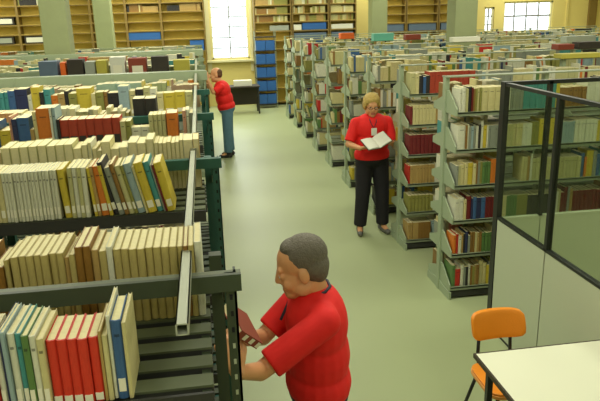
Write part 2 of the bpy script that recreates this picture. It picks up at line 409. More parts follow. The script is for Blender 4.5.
# right bookcases
R1 = {5: [('white', .02, .2, .18, 0), ('white', .035, .215, .2, 0), ('ivory', .02, .2, .18, 0), ('black', .032, .215, .18, 0), ('darkred', .014, .21, .18, 0), ('brown', .012, .2, .17, 0), ('olive', .02, .2, .17, 0), ('cream', .024, .205, .18, 0), ('olive', .018, .205, .18, 0)] + [('cream', .058, .205, .18, 0)]*3 + [('white', .04, .2, .18, 0)]*2,
      4: [('white', .07, .21, .18, 0), ('brown', .015, .215, .17, 0), ('white', .012, .22, .17, 0), ('grey', .02, .2, .17, 0), ('paleblue', .025, .2, .17, 0), ('grey', .02, .21, .17, 0), ('white', .02, .2, .17, 0), ('black', .02, .21, .17, 0), ('white', .024, .24, .17, 0), ('yellow', .032, .2, .18, 0), ('white', .012, .2, .18, 0)],
      3: [('grey', .02, .18, .18, 0), ('ivory', .02, .18, .18, 0), ('cream', .035, .185, .18, 0), ('cream', .03, .2, .18, 0), ('yellow', .045, .2, .18, 0), ('cream', .03, .19, .18, 0), ('brown', .015, .22, .17, 0), ('grey', .02, .2, .17, 0), ('olive', .02, .205, .17, 0)] + [('green', .025, .2, .18, 0)]*3,
      2: [('white', .045, .2, .18, 0), ('white', .04, .21, .18, 0), ('cream', .025, .19, .17, 0), ('darkred', .042, .22, .18, 0), ('navy', .018, .2, .17, 0), ('blue', .03, .21, .18, 0), ('navy', .045, .2, .17, 0), ('blue', .04, .2, .17, 0)],
      1: [('orange', .03, .18, .17, 0), ('red', .018, .19, .17, 0), ('white', .03, .17, .17, 0), ('tan', .018, .2, .17, 0), ('black', .015, .19, .17, 0), ('navy', .026, .21, .17, 0), ('grey', .02, .17, .17, 0), ('brown', .022, .2, .17, 0), ('brown', .022, .2, .17, 0), ('cream', .02, .19, .17, 0), ('tan', .024, .19, .17, 0), ('brown', .02, .2, .17, 0)],
      0: [('green', .035, .21, .2, 0), ('red', .05, .17, .17, 0), ('white', .03, .21, .17, 0), ('grey', .016, .19, .17, 0), ('black', .022, .19, .17, 0), ('white', .022, .21, .17, 0), ('brown', .018, .2, .17, 0), ('olive', .02, .19, .17, 0), ('tan', .02, .2, .17, 0), ('brown', .025, .2, .17, 0)]}
R1[4] += [('grey', .02, .2, .17, 0)]*5 + [('ivory', .02, .2, .17, 0)]*6 + [('cream', .03, .2, .17, 0)]*3 + [('white', .02, .2, .17, 0)]*4 + [('olive', .022, .21, .17, 0)]*3 + [('yellow', .05, .235, .18, 0)]*3
R1[2] += [('darkred', .03, .2, .17, 0)]*3 + [('cream', .02, .2, .17, 0)]*5 + [('green', .025, .2, .17, 0)]*4 + [('olive', .02, .2, .17, 0)]*5 + [('black', .045, .19, .17, 0)]*6
R1[5] += [('grey', .03, .21, .17, 0)]*4 + [('teal', .06, .215, .18, 0)]*5
R2 = {5: [('ivory', .05, .22, .18, 0), ('cream', .04, .21, .18, 0), ('black', .045, .19, .17, 0), ('blue', .03, .18, .17, 0), ('black', .04, .19, .17, 0)] + [('brickset', .062, .225, .18, 0)]*8,
      4: [('darkred', .03, .2, .17, 0)] + [('cream', .036, .21, .18, 0)]*7, 3: [('darkred', .043, .215, .18, 0)]*8, 2: [('red', .015, .2, .17, 0)] + [('tan', .034, .205, .18, 0)]*8,
      1: [('olive', .04, .19, .18, 0)]*7, 0: [('tan', .03, .2, .18, 0)]*4 + [('brown', .028, .2, .18, 0)]*5}
for j, y in RIGHT:
    for s, z in enumerate(RSH):
        e = REND[j] - .04 if (j == 0 or s == 5) else RX + 1.0
        spec = R1.get(s) if j == 0 else R2.get(s) if j == 1 else None
        fill(('R', j, s), RX+.025, e, y-.265, z, P_R, (.17, .25), (.16, .2), wr=(.016, .045) if j < 3 else (.02, .06), lim=.262, spec=spec, lean=.05, gap=.12)
        if s > 1 or j == 0: fill(('R', j, s, 'far'), RX+.025, RX+.6, y+.09, z, P_R, (.17, .24), (.15, .17), flip=True, lean=0)

def book_corners(b):
    x, y, z, w, h, d, c, tl, flip, key, n = b
    m = Matrix.Translation((x, y, z)) @ Matrix.Rotation(-tl, 4, 'Y')
    return m, w, h, d

# ------------------------------------------------------------------ furniture and loose things
def plain_box(name, x0, x1, y0, y1, z0, z1, m, label, cat='box', group=None, lid=None, tagm=None):
    b = MB(); b.box(x0, x1, y0, y1, z0, z1, m); o = b.build(name, None, .004); tag(o, label, cat, group)
    if lid:
        l = MB(); l.box(x0-.004, x1+.004, y0-.004, y1+.004, z1-.05, z1+.004, lid); l.build('lid', o, .003)
    if tagm:
        l = MB(); cx = (x0+x1)/2; hw = (x1-x0)*.3; l.box(cx-hw, cx+hw, y0-.003, y0-.0005, z0+(z1-z0)*.3, z0+(z1-z0)*.7, tagm); l.build('box_label', o)
    return o

# the square steel tubes lying along the tops of the left bookcases
def tube_bar(name, a, b, w, label):
    a, b = Vector(a), Vector(b); d = (b-a); L = d.length
    m = MB(); t = .003
    for q in ((-w/2, w/2, -w/2, -w/2+t), (-w/2, w/2, w/2-t, w/2), (-w/2, -w/2+t, -w/2, w/2), (w/2-t, w/2, -w/2, w/2)):
        m.box(q[0], q[1], 0, L, q[2], q[3], 'galv')
    m.box(-w/2+t, w/2-t, .05, L-.02, -w/2+t, w/2-t, 'hole_shade')  # dark plug paints the shade inside the hollow tube
    o = m.build(name); o.rotation_euler = d.to_track_quat('Y', 'Z').to_euler(); o.location = a
    return tag(o, label, 'metal bar', 'steel tubes on the left bookcases')
tube_bar('steel_tube', (-.072, 1.155, 2.054), (-.060, 2.83, 2.054), .026, 'square grey steel tube with open end resting on the nearest left bookcase tops')
tube_bar('steel_tube', (-.0575, 2.86, 2.054), (-.052, 8.9, 2.054), .026, 'long square grey steel tube running away over the farther left bookcases')

# work table
t = thing('work_table', (1.86, 2.42, 0), 'white topped work table with dark edge standing before the glazed partition', 'table')
m = MB(); m.box(-.42, .42, -.62, .62, .728, .75, 'white'); m.build('tabletop', t, .002)
m = MB()
for a in ((-.432, .432, .62, .632), (-.432, .432, -.632, -.62)): m.box(a[0], a[1], a[2], a[3], .722, .7485, 'edge')
for a in ((-.432, -.42), (.42, .432)): m.box(a[0], a[1], -.62, .62, .722, .7485, 'edge')
m.build('edge_band', t)
m = MB()
for x in (-.36, .36): m.box(x-.015, x+.015, -.56, .56, .69, .728, 'black')
for y in (-.56, .56): m.box(-.375, .375, y-.015, y+.015, .69, .728, 'black')
m.build('under_frame', t)
for x in (-.36, .36):
    for y in (-.56, .56):
        m = MB(); m.box(x-.016, x+.016, y-.016, y+.016, 0, .7, 'black'); m.build('leg', t)

# orange chair
t = thing('chair', (1.75, 3.235, 0), 'orange chair with black tube legs tucked under the white table', 'chair')
m = MB(); i = m.mi('orange')
nx, nz = 12, 6
def backpt(u, v, off):
    # u,v in -1..1, rounded rectangle
    a = .178; b = .086; e = 5.0
    r = max(abs(u), abs(v)); 
    if r > 0:
        k = r / ((abs(u)**e + abs(v)**e) ** (1/e)); u, v = u*k, v*k
    x = u*a; z = .712 + v*b; y = .2 - .035*(u*u) + .03*v
    return (x, y + off*(1 - .0*r), z)
G = {}
for s, off in ((0, -.016), (1, .016)):
    for a in range(nx+1):
        for b in range(nz+1):
            G[s, a, b] = m.bm.verts.new(backpt(-1+2*a/nx, -1+2*b/nz, off))
def quad(*k):
    f = m.bm.faces.new([G[q] for q in k]); f.material_index = i; f.smooth = True
for a in range(nx):
    for b in range(nz):
        quad((0,a,b), (0,a+1,b), (0,a+1,b+1), (0,a,b+1)); quad((1,a,b+1), (1,a+1,b+1), (1,a+1,b), (1,a,b))
for a in range(nx):
    quad((0,a,0), (1,a,0), (1,a+1,0), (0,a+1,0)); quad((0,a,nz), (0,a+1,nz), (1,a+1,nz), (1,a,nz))
for b in range(nz):
    quad((0,0,b), (0,0,b+1), (1,0,b+1), (1,0,b)); quad((0,nx,b), (1,nx,b), (1,nx,b+1), (0,nx,b+1))
m.build('backrest', t, .006)
m = MB(); pts = []
for q in range(40):
    th = 2*math.pi*q/40; c, s = math.cos(th), math.sin(th)
    pts.append((math.copysign(abs(c)**.4, c)*.2, -.02 + math.copysign(abs(s)**.4, s)*.19))
m.prism(pts, 'z', .425, .448, 'ply'); m.prism([(x*.98, -.02+(y+.02)*.98) for x, y in pts], 'z', .448, .462, 'orange')
m.build('seat', t, .004)
for s in (-1, 1):
    m = MB(); m.tube([(s*.105, .212, .66), (s*.11, .205, .5), (s*.13, .16, .43), (s*.135, .0, .416)], .011, 'black'); m.build('back_support', t)
    m = MB(); m.tube([(s*.135, .13, .42), (s*.2, .24, .012)], .011, 'black'); m.build('leg', t)
    m = MB(); m.tube([(s*.135, -.15, .42), (s*.19, -.24, .012)], .011, 'black'); m.build('leg', t)
m = MB(); m.tube([(-.135, .13, .415), (.135, .13, .415)], .01, 'black'); m.tube([(-.135, -.15, .415), (.135, -.15, .415)], .01, 'black'); m.build('seat_frame', t)

# glazed partition: two runs meeting at a corner post
PX, PY = 2.31, 4.64
part_glass = []
t1 = thing('glazed_partition', (PX, 2.6, 0), 'black framed partition beside the white table, pale lower panels and clear upper glass', 'partition')
ys = [PY-.04 - .745*k for k in range(6)]
def addp(mb, nm, t, off):
    o = mb.build(nm, t); o.location = -Vector(off); return o
off = (PX, 2.6, 0)
for k in range(6):
    if k: 
        m = MB(); m.box(PX-.02, PX+.02, ys[k]-.018, ys[k]+.018, 1.0, 2.08, 'frame'); addp(m, 'post', t1, off)
    if k < 5:
        m = MB(); m.box(PX-.018, PX+.018, ys[k+1]+.0065, ys[k]-.0065, .03, .99, 'panel'); addp(m, 'lower_panel', t1, off)
        m = MB(); m.box(PX-.012, PX+.012, ys[k+1]-.006, ys[k+1]+.006, .03, .99, 'frame'); addp(m, 'joint_strip', t1, off)
        part_glass.append((t1, off, (PX-.003, PX+.003, ys[k+1]+.018, ys[k]-.018, 1.01, 2.06)))
m = MB(); m.box(PX-.02, PX+.02, ys[5], ys[0], .99, 1.01, 'frame'); addp(m, 'middle_rail', t1, off)
m = MB(); m.box(PX-.019, PX+.019, ys[5], ys[0], 2.06, 2.085, 'frame'); addp(m, 'top_rail', t1, off)
m = MB(); m.box(PX-.012, PX+.012, ys[5], ys[0], 0, .03, 'frame'); addp(m, 'bottom_rail', t1, off)
m = MB(); m.box(PX-.022, PX+.022, PY-.035, PY+.035, 0, 2.09, 'frame'); addp(m, 'corner_post', t1, off)
t2 = thing('glazed_partition', (3.4, PY, 0), 'black framed partition crossing behind the corner post, in front of the nearest right bookcase', 'partition')
off = (3.4, PY, 0); xs = [PX+.025, 2.68, 3.42, 4.16, 4.9]
for k in range(5):
    if k: 
        m = MB(); m.box(xs[k]-.016, xs[k]+.016, PY-.02, PY+.02, .98, 2.08, 'frame'); addp(m, 'post', t2, off)
    if k < 4:
        m = MB(); m.box(xs[k]+.004, xs[k+1]-.004, PY-.018, PY+.018, .03, .97, 'panel'); addp(m, 'lower_panel', t2, off)
        part_glass.append((t2, off, (xs[k]+.016, xs[k+1]-.016, PY-.003, PY+.003, .99, 2.06)))
m = MB(); m.box(xs[0], xs[4], PY-.02, PY+.02, .97, .99, 'panel'); addp(m, 'middle_rail', t2, off)
m = MB(); m.box(xs[0], xs[4], PY-.02, PY+.02, 2.06, 2.09, 'frame'); addp(m, 'top_rail', t2, off)
m = MB(); m.box(xs[0], xs[4], PY-.012, PY+.012, 0, .03, 'frame'); addp(m, 'bottom_rail', t2, off)

# archive boxes on the sixth left bookcase
y7 = ROWS[5]
for x0, x1, h, mm, nm in ((-.32, -.13, .2, 'boxyellow', 'yellow'), (-.58, -.38, .25, 'boxdark', 'black'), (-.85, -.64, .24, 'boxred', 'reddish brown'), (-1.06, -.89, .26, 'boxwhite', 'white'), (-1.22, -1.1, .23, 'boxyellow', 'dull yellow'), (-1.35, -1.235, .22, 'boxgrey', 'grey'), (-1.55, -1.37, .25, 'boxdark', 'dark'), (-1.63, -1.57, .22, 'boxorange', 'narrow orange'), (-1.87, -1.66, .24, 'bluegrey', 'blue grey')):
    plain_box('archive_box', x0, x1, y7-.25, y7-.05, LSH+.001, LSH+h+.05, mm, nm + ' archive box standing on the sixth left bookcase' + {'yellow': ', closest to the aisle', 'dark': ', right of a narrow orange box', 'dull yellow': ', next to a white box', 'black': ', between yellow and reddish brown boxes', 'blue grey': ', farthest from the aisle'}.get(nm, ''), 'box', 'archive boxes on the left bookcase', tagm='label' if nm in ('white', 'reddish brown') else None)
# things on top of the right bookcases
def on_right(j, x0, x1, h, mm, label, lid=None): 
    y = ROWS[3+j]; plain_box('box', x0, x1, y-.09, y+.09, 2.0615, 2.0615+h, mm, label, 'box', 'boxes on the right bookcases', lid)
on_right(5, 3.35, 3.75, .14, 'boxteal', 'teal box lying on top of a far right bookcase left of the wide column')
on_right(5, 4.0, 4.3, .1, 'boxred', 'small brown box on top of a far right bookcase beside the teal box')
on_right(2, 5.05, 5.4, .09, 'boxdark', 'black box on top of the third right bookcase below the yellow wall')
on_right(2, 4.75, 4.98, .07, 'boxred', 'dark red box on top of the third right bookcase left of a black box')
on_right(3, 5.7, 6.2, .1, 'boxgrey', 'long grey box lying on top of the fourth right bookcase')
on_right(1, 4.0, 4.5, .05, 'boxyellow', 'flat yellow box lying on top of the second right bookcase')
on_right(4, 4.4, 4.9, .08, 'boxwhite', 'flat white box lying on top of the fifth right bookcase')
on_right(6, 3.0, 3.3, .12, 'boxorange', 'orange brown box on top of a distant right bookcase near the blue shelves')

# wall bookcases at the back
def wall_case(x0, x1, zs, top, label, blue=False):
    t = thing('wooden_bookcase', ((x0+x1)/2, 19.0, 0), label, 'bookcase', 'wooden bookcases on the back wall')
    off = ((x0+x1)/2, 19.0, 0)
    for x in (x0, x1-.03):
        m = MB(); m.box(x, x+.03, 18.82, 19.17, 0, top, 'woodd'); addp(m, 'side_panel', t, off)
    m = MB(); m.box(x0+.03, x1-.03, 19.15, 19.17, 0, top, 'wood'); addp(m, 'back_panel', t, off)
    for z in zs:
        m = MB(); m.box(x0+.03, x1-.03, 18.82, 19.15, z-.03, z, 'woodd'); m.box(x0+.03, x1-.03, 18.85, 19.15, z, z+.004, 'wood'); addp(m, 'shelf', t, off)
ZS = [.1, .5, .9, 1.3, 1.66, 2.0, 2.25, 2.5, 2.75, 3.0, 3.25]
for x0, x1, nm in ((-5.75, -4.8, 'leftmost wooden wall bookcase behind the left column'), (-4.8, -3.85, 'wooden wall bookcase just left of the near left column'), (-3.85, -2.9, 'wooden wall bookcase between the two left columns'), (-2.9, -1.95, 'wooden wall bookcase half behind the far left column'), (-1.95, -1.0, 'yellow wooden wall bookcase with blue board right of the far left column'), (-1.0, .2, 'yellow wooden wall bookcase directly left of the tall bright window'),
                  (1.6, 2.68, 'wooden wall bookcase directly right of the tall bright window'), (2.7, 3.78, 'wooden wall bookcase above the far right bookcases, holding a bright blue box'), (3.8, 4.6, 'wooden wall bookcase just left of the far right column'), (5.2, 6.1, 'yellow wooden wall bookcase just right of the far right column'), (6.12, 7.1, 'empty yellow wooden wall bookcase midway between the right columns'), (7.12, 8.25, 'yellow wooden wall bookcase partly behind the wide right column')):
    zz = ZS if x0 < 1 else [.1, .5, .9, 1.3, 1.62, 1.86, 2.13, 2.38, 2.6, 2.85, 3.1] if x0 < 5 else ZS
    wall_case(x0, x1, zz, 3.5, nm)
def shelf_books(key, x0, x1, z, hr, pal=P_MIX): fill(key, x0, x1, 18.87, z+.006, pal, hr, (.16, .2), wr=(.03, .07), lean=0, gap=.2)
for x0, x1 in ((-1.9, -1.05), (-.95, .15), (-2.0+.1, -1.9)):
    shelf_books(('W', x0, 'a'), x0, x1, 2.75, (.14, .21), dict(brown=4, tan=3, cream=3, darkred=1, black=1))
for z in (2.38, 2.6, 2.85):
    for x0, x1 in ((1.65, 2.63), (2.75, 3.73), (3.85, 4.55)):
        shelf_books(('W', x0, z), x0, x1, z, (.14, .2), dict(cream=6, ivory=5, olive=4, tan=3, white=3, brown=2))
shelf_books(('W', 0, 'b'), -5.1+.35, -3.9, 3.0, (.14, .2))
plain_box('box', -1.92, -1.05, 18.84, 19.0, 2.005, 2.212, 'blue', 'wide blue box on the wall bookcase right of the far left column', 'box', 'boxes on the back wall bookcases')
plain_box('box', -.25, .14, 18.84, 19.0, 1.665, 1.95, 'blue', 'blue box on the wall bookcase low beside the tall bright window', 'box', 'boxes on the back wall bookcases')
plain_box('box', 3.0, 3.7, 18.84, 19.0, 2.137, 2.33, 'blue', 'bright blue box on the wall bookcase above the far right bookcases', 'box', 'boxes on the back wall bookcases')
plain_box('box', 2.74, 2.97, 18.84, 19.0, 2.137, 2.29, 'boxwhite', 'white box on the wall bookcase left of the bright blue box', 'box', 'boxes on the back wall bookcases')
plain_box('box', 2.05, 2.6, 18.84, 19.0, 2.137, 2.28, 'boxgrey', 'wide grey box on the wall bookcase left of a white box', 'box', 'boxes on the back wall bookcases')
plain_box('box', 3.85, 4.5, 18.84, 19.0, 2.137, 2.27, 'boxwhite', 'white box on the wall bookcase right of the bright blue box', 'box', 'boxes on the back wall bookcases')
plain_box('box', 3.85, 4.5, 18.84, 19.0, 1.866, 2.05, 'bluegrey', 'blue grey box under the white one beside the far right column', 'box', 'boxes on the back wall bookcases')
plain_box('box', 2.75, 3.7, 18.84, 19.0, 1.866, 2.05, 'bluegrey', 'long blue grey box under the bright blue one', 'box', 'boxes on the back wall bookcases')
for x0, x1, lab in ((5.26, 6.04, 'blue grey box on the wall bookcase just right of the far right column'), (6.2, 7.04, 'blue grey box on the wall bookcase midway between right columns'), (7.2, 8.2, 'blue grey box on the wall bookcase behind the wide right column')):
    plain_box('box', x0, x1, 18.84, 19.0, 2.005, 2.21, 'bluegrey', lab, 'box', 'boxes on the back wall bookcases')
for x0, z, w, h, lab in ((-5.32, 2.51, .42, .2, 'white fronted dark box high on the leftmost wall bookcase'), (-4.7, 2.005, .62, .2, 'pale fronted dark box on the wall bookcase beside the near left column'), (-5.6, 2.005, .62, .2, 'dim grey fronted dark box on the lower left of the leftmost wall bookcase')):
    o = plain_box('box', x0, x0+w, 18.84, 19.0, z, z+h, 'boxdark', lab, 'box', 'boxes on the back wall bookcases')
    l = MB(); l.box(x0+.05, x0+w-.05, 18.836, 18.8395, z+.035, z+h-.035, 'boxwhite' if 'dim' not in lab else 'boxgrey'); l.build('box_front', o)

# low rack of blue boxes right of the window
t = thing('box_rack', (1.84, 18.45, 0), 'narrow grey rack of stacked blue boxes right of the tall bright window', 'rack')
m = MB()
for x in (-.3, .28):
    for y in (-.17, .15): m.box(x, x+.02, y, y+.02, 0, 2.15, 'shelfgrey')
m.build('upright', t)
for k in range(6):
    m = MB(); m.box(-.3, .3, -.17, .17, .1+.375*k, .125+.375*k, 'base'); m.build('shelf', t)
for k in range(5):
    for q, (x0, x1) in enumerate(((-.27, .0), (.01, .27))):
        z = .126 + .375*k
        plain_box('storage_box', 1.84+x0, 1.84+x1, 18.3, 18.58, z+.001, z+.27, 'blue', 'blue storage box on the %s level, %s half of the narrow rack' % (('bottom', 'second lowest', 'middle', 'second highest', 'top')[k], ('left', 'right')[q]), 'box', 'blue boxes in the rack', tagm=None)

# desk by the window with a white ledger box
t = thing('desk', (1.05, 17.6, 0), 'dark desk standing under the tall bright window', 'table')
m = MB(); m.box(-.55, .5, -.3, .3, .72, .75, 'boxdark'); m.build('desktop', t)
for x in (-.52, .44):
    for y in (-.27, .24):
        m = MB(); m.box(x, x+.04, y, y+.04, 0, .72, 'base'); m.build('leg', t)
m = MB(); m.box(-.5, .46, .2, .215, .2, .72, 'boxdark'); m.build('modesty_panel', t)
plain_box('paper_box', .86, 1.35, 17.45, 17.7, .751, .9, 'boxwhite', 'white box of paper on the dark desk under the tall window', 'box')

# ------------------------------------------------------------------ people
def basis(fwd, upv=(0, 0, 1)):
    y = Vector(fwd).normalized(); x = y.cross(Vector(upv)).normalized(); z = x.cross(y)
    return Matrix((x, y, z)).transposed()
class Blob:
    """closed primitives melted into one continuous surface"""
    def __init__(s): s.bm = bmesh.new()
    def ell(s, c, r, B=None, seg=20):
        mt = Matrix.Translation(Vector(c)) @ ((B.to_4x4()) if B else Matrix.Identity(4)) @ Matrix.Diagonal((*r, 1))
        bmesh.ops.create_uvsphere(s.bm, u_segments=seg, v_segments=seg//2+2, radius=1, matrix=mt)
    def cap(s, a, b, ra, rb, flat=False, sx=1.0, B=None):
        a, b = Vector(a), Vector(b); d = b-a; L = d.length; q = d.to_track_quat('Z', 'Y').to_matrix()
        n = 18; rings = []
        prof = []
        if flat: prof = [(0, ra), (L*.33, ra+(rb-ra)*.33), (L*.66, ra+(rb-ra)*.66), (L, rb)]
        else:
            for k in range(1, 5): th = math.pi/2*(k/5); prof.append((-ra*math.cos(th), ra*math.sin(th)))
            for k in range(7): prof.append((L*k/6, ra+(rb-ra)*k/6))
            for k in range(1, 5): th = math.pi/2*(k/5); prof.append((L+rb*math.sin(th), rb*math.cos(th)))
        for z, r in prof:
            rings.append([s.bm.verts.new(a + q @ Vector((r*math.cos(2*math.pi*j/n), r*math.sin(2*math.pi*j/n), z))) for j in range(n)])
        for p, w in zip(rings, rings[1:]):
            for j in range(n): s.bm.faces.new((p[j], p[(j+1) % n], w[(j+1) % n], w[j]))
        s.bm.faces.new(rings[0][::-1]); s.bm.faces.new(rings[-1])
    def chain(s, pts, rs):
        for k in range(len(pts)-1): s.cap(pts[k], pts[k+1], rs[k], rs[k+1])
    def build(s, name, mats, voxel, smooth=5, parent=None, pick=None):
        bmesh.ops.recalc_face_normals(s.bm, faces=s.bm.faces)
        me = bpy.data.meshes.new(name); s.bm.to_mesh(me); s.bm.free()
        o = bpy.data.objects.new(name, me); COL.objects.link(o)
        r = o.modifiers.new('r', 'REMESH'); r.mode = 'VOXEL'; r.voxel_size = voxel; r.adaptivity = 0
        sm = o.modifiers.new('s', 'SMOOTH'); sm.iterations = smooth; sm.factor = .5
        dg = bpy.context.evaluated_depsgraph_get()
        me2 = bpy.data.meshes.new_from_object(o.evaluated_get(dg)); me2.name = name
        o.modifiers.clear(); o.data = me2; bpy.data.meshes.remove(me)
        me2.materials.clear()
        for k in mats: me2.materials.append(M[k])
        for p in me2.polygons:
            p.use_smooth = True; p.material_index = 0
            if pick: p.material_index = pick(p.center)
        if parent: o.parent = parent
        return o

def hand(bl, wrist, d, n, curl, side, sc=1.0):
    """d = along the hand, n = out of the back of the hand; side = +1 thumb on the +lateral side"""
    d = Vector(d).normalized(); n = Vector(n); n = (n - d*n.dot(d)).normalized(); l = d.cross(n)*side
    w = Vector(wrist)
    for k in range(4):
        t = (k-1.5)*.0205*sc
        bl.cap(w + l*t*.5, w + d*.085*sc + l*t, .014*sc, .0125*sc)
        L = (.066, .078, .072, .056)[3-k if True else k]*sc
        p = w + d*.088*sc + l*t; dd = d.copy(); r = .0095*sc
        for q in range(3):
            a = curl*(q+1)/3.0*1.0
            dd = (d*math.cos(a*(q+.6)) - n*math.sin(a*(q+.6))).normalized()
            p2 = p + dd*L*(.45, .32, .27)[q]; bl.cap(p, p2, r, r*.92); p = p2; r *= .92
    b = w + d*.028*sc + l*.026*sc
    p1 = b + (d*.55 + l*.8 - n*.35).normalized()*.042*sc; p2 = p1 + (d*.85 + l*.25 - n*.45).normalized()*.032*sc
    bl.cap(b, p1, .014*sc, .0115*sc); bl.cap(p1, p2, .0115*sc, .0095*sc)

def person(name, label, J, look, gar, hairmat, hair, sc=1.0, girth=1.0, voxel=.006, curl=.8, hands=None, hairfull=True):
    g = Vector(J['ground']); V = {k: Vector(v) - g for k, v in J.items() if isinstance(v, (tuple, list)) and k != 'ground'}
    root = thing('person', g, label, 'person')
    hc = V['head']; B = basis(look)
    H = lambda x, y, z: hc + B @ Vector((x, y, z))*sc
    bd = Blob()
    e = lambda c, r: bd.ell(H(*c), [q*sc for q in r], B)
    e((0, -.012, .035), (.074, .094, .086)); e((0, .03, -.035), (.062, .062, .08)); e((0, .05, -.085), (.04, .042, .034)); e((0, .072, -.1), (.02, .018, .016))
    e((-.036, .058, -.04), (.026, .026, .028)); e((.036, .058, -.04), (.026, .026, .028)); e((-.052, .01, -.07), (.016, .036, .03)); e((.052, .01, -.07), (.016, .036, .03))
    bd.cap(H(-.034, .076, .022), H(.034, .076, .022), .012*sc, .012*sc)
    bd.cap(H(0, .084, .012), H(0, .1, -.028), .009*sc, .0125*sc); e((-.012, .09, -.032), (.009, .01, .008)); e((.012, .09, -.032), (.009, .01, .008))
    bd.cap(H(-.02, .082, -.062), H(.02, .082, -.062), .009*sc, .009*sc); bd.cap(H(-.016, .081, -.073), H(.016, .081, -.073), .009*sc, .009*sc)
    for s in (-1, 1):
        e((s*.076, -.008, -.012), (.011, .022, .032)); e((s*.031, .076, -.002), (.0145, .0145, .012))
    bd.cap(H(0, -.022, -.06), V['neck'] + Vector((0, 0, -.02)), .056*sc, .062*sc)
    upv = (V['neck'] - V['pelvis']); rightv = (V['shR'] - V['shL']).normalized(); T = basis(rightv.cross(upv) * -1 if False else upv.cross(rightv), upv)
    P = V['pelvis']; N = V['neck']
    at = lambda k: P + upv*k
    G = girth
    bd.ell(at(.7), (.15*G, .098*G, .17), T); bd.ell(at(.35), (.14*G, .1*G, .17), T); bd.ell(at(.02), (.15*G, .105*G, .12), T)
    for s in 'LR':
        bd.chain([N + Vector((0, 0, -.02)), V['sh'+s]], [.05, .05])
        bd.chain([V['sh'+s], V['el'+s], V['wr'+s]], [.048, .04, .027])
        bd.chain([V['hip'+s], V['kn'+s], V['an'+s]], [.078, .052, .036])
        f = V['toe'+s]; bd.chain([V['an'+s], f], [.036, .03])
        hd, hn, sd = hands[s]; hand(bd, V['wr'+s], hd, hn, curl, sd, sc)
    def pickm(c):
        q = B.transposed() @ (c - hc) / sc
        for s in (-1, 1):
            r = Vector((q.x - s*.031, (q.z + .002)*1.6)).length
            if q.y > .074 and r < .0105: return 3 if r < .0065 else 2
        if q.y > .078 and abs(q.x) < .024 and -.08 < q.z < -.056: return 1
        return 0
    bd.build('body', ['skin', 'lips', 'eyew', 'eyed'], voxel, 4, root, pickm)
    # shirt
    sh = Blob()
    sh.ell(at(.72), (.178*G, .122*G, .19), T); sh.ell(at(.4), (.17*G, .128*G, .2), T); sh.ell(at(.12), (.176*G, .132*G, .14), T)
    sh.ell(at(.86), (.13*G, .098, .09), T)
    for s in 'LR':
        sh.chain([N + (V['sh'+s]-N)*.3 + Vector((0, 0, -.03)), V['sh'+s]], [.066, .068])
        a, b = V['sh'+s], V['el'+s]; sh.cap(a, a + (b-a)*.5, .068, .063); sh.cap(a + (b-a)*.3, a + (b-a)*.86, .065, .066, flat=True)
    sh.build('shirt', [gar['shirt']], voxel*1.1, 7, root)
    # trousers
    tr = Blob(); tr.ell(at(.04), (.168*G, .124*G, .13), T)
    for s in 'LR':
        q = .5+.5*G; tr.chain([V['hip'+s], V['kn'+s]], [.1*q, .078*q]); k, a = V['kn'+s], V['an'+s]; tr.cap(k, a + (k-a)*.05, .077*q, .07*q, flat=True); tr.ell(k, (.077*q, .077*q, .077*q))
    tr.build('trousers', [gar['legs']], voxel*1.3, 6, root)
    for s in 'LR':
        so = Blob(); a = V['an'+s]; f = V['toe'+s]; d = (f-a); d.z = 0; d.normalize()
        b0 = Vector((a.x, a.y, .045)); so.cap(b0 - d*.035, b0 + d*.15 + Vector((0, 0, -.012)), .045, .032); so.cap(b0, a + Vector((0, 0, .01)), .044, .044)
        o = so.build('shoe', [gar['shoe']], .007, 4, root)
        for v in o.data.vertices: v.co.z = max(v.co.z, .002)
    # hair
    if hair:
        hb = Blob()
        for c, r in hair: hb.ell(H(*c), [q*sc for q in r], B)
        hb.build('hair', [hairmat], .005, 3, root)
    return root, H, B, V

SHORT = [((0, -.03, .046), (.0805, .094, .084)), ((0, -.05, 0), (.079, .066, .075)), ((0, -.06, -.03), (.066, .045, .05)), ((0, .006, .088), (.058, .05, .036))]
# man at the nearest left bookcase, in profile
G1 = (.42, 2.56, 0)
manN = dict(ground=G1, head=(.368, 2.545, 1.583), neck=(.435, 2.56, 1.45), pelvis=(.44, 2.56, .96), shL=(.44, 2.365, 1.4), shR=(.44, 2.755, 1.4),
            elL=(.155, 2.285, 1.25), wrL=(.06, 2.09, 1.375), elR=(.2, 2.66, 1.2), wrR=(.06, 2.36, 1.36), hipL=(.44, 2.47, .93), hipR=(.44, 2.65, .93), knL=(.43, 2.46, .5), knR=(.43, 2.66, .5),
            anL=(.45, 2.45, .09), anR=(.45, 2.67, .09), toeL=(.32, 2.44, .04), toeR=(.32, 2.68, .04))
p1, H1, B1, V1 = person('p', 'man in red shirt with short greying hair holding a book beside the nearest left bookcase', manN, (-1, .1, -.28), dict(shirt='redshirt', legs='darkcloth', shoe='shoe'), 'hairg', SHORT, 1.12, 1.16, .0055, 1.1,
       dict(L=((-.25, .0, .9), (.5, -.8, .3), 1), R=((-.2, -.5, .6), (.1, 1, .2), -1)))
# lanyard / collar cord
m = MB(); nk = V1['neck']
m.tube([nk + Vector(q) for q in ((-.1, -.06, -.035), (-.04, -.085, .005), (.03, -.082, .035), (.062, -.03, .036), (.062, .03, .036), (.03, .082, .035), (-.04, .085, .005), (-.1, .06, -.035), (-.16, 0, -.12))], .007, 'lanyard', 6); m.build('neck_cord', p1)

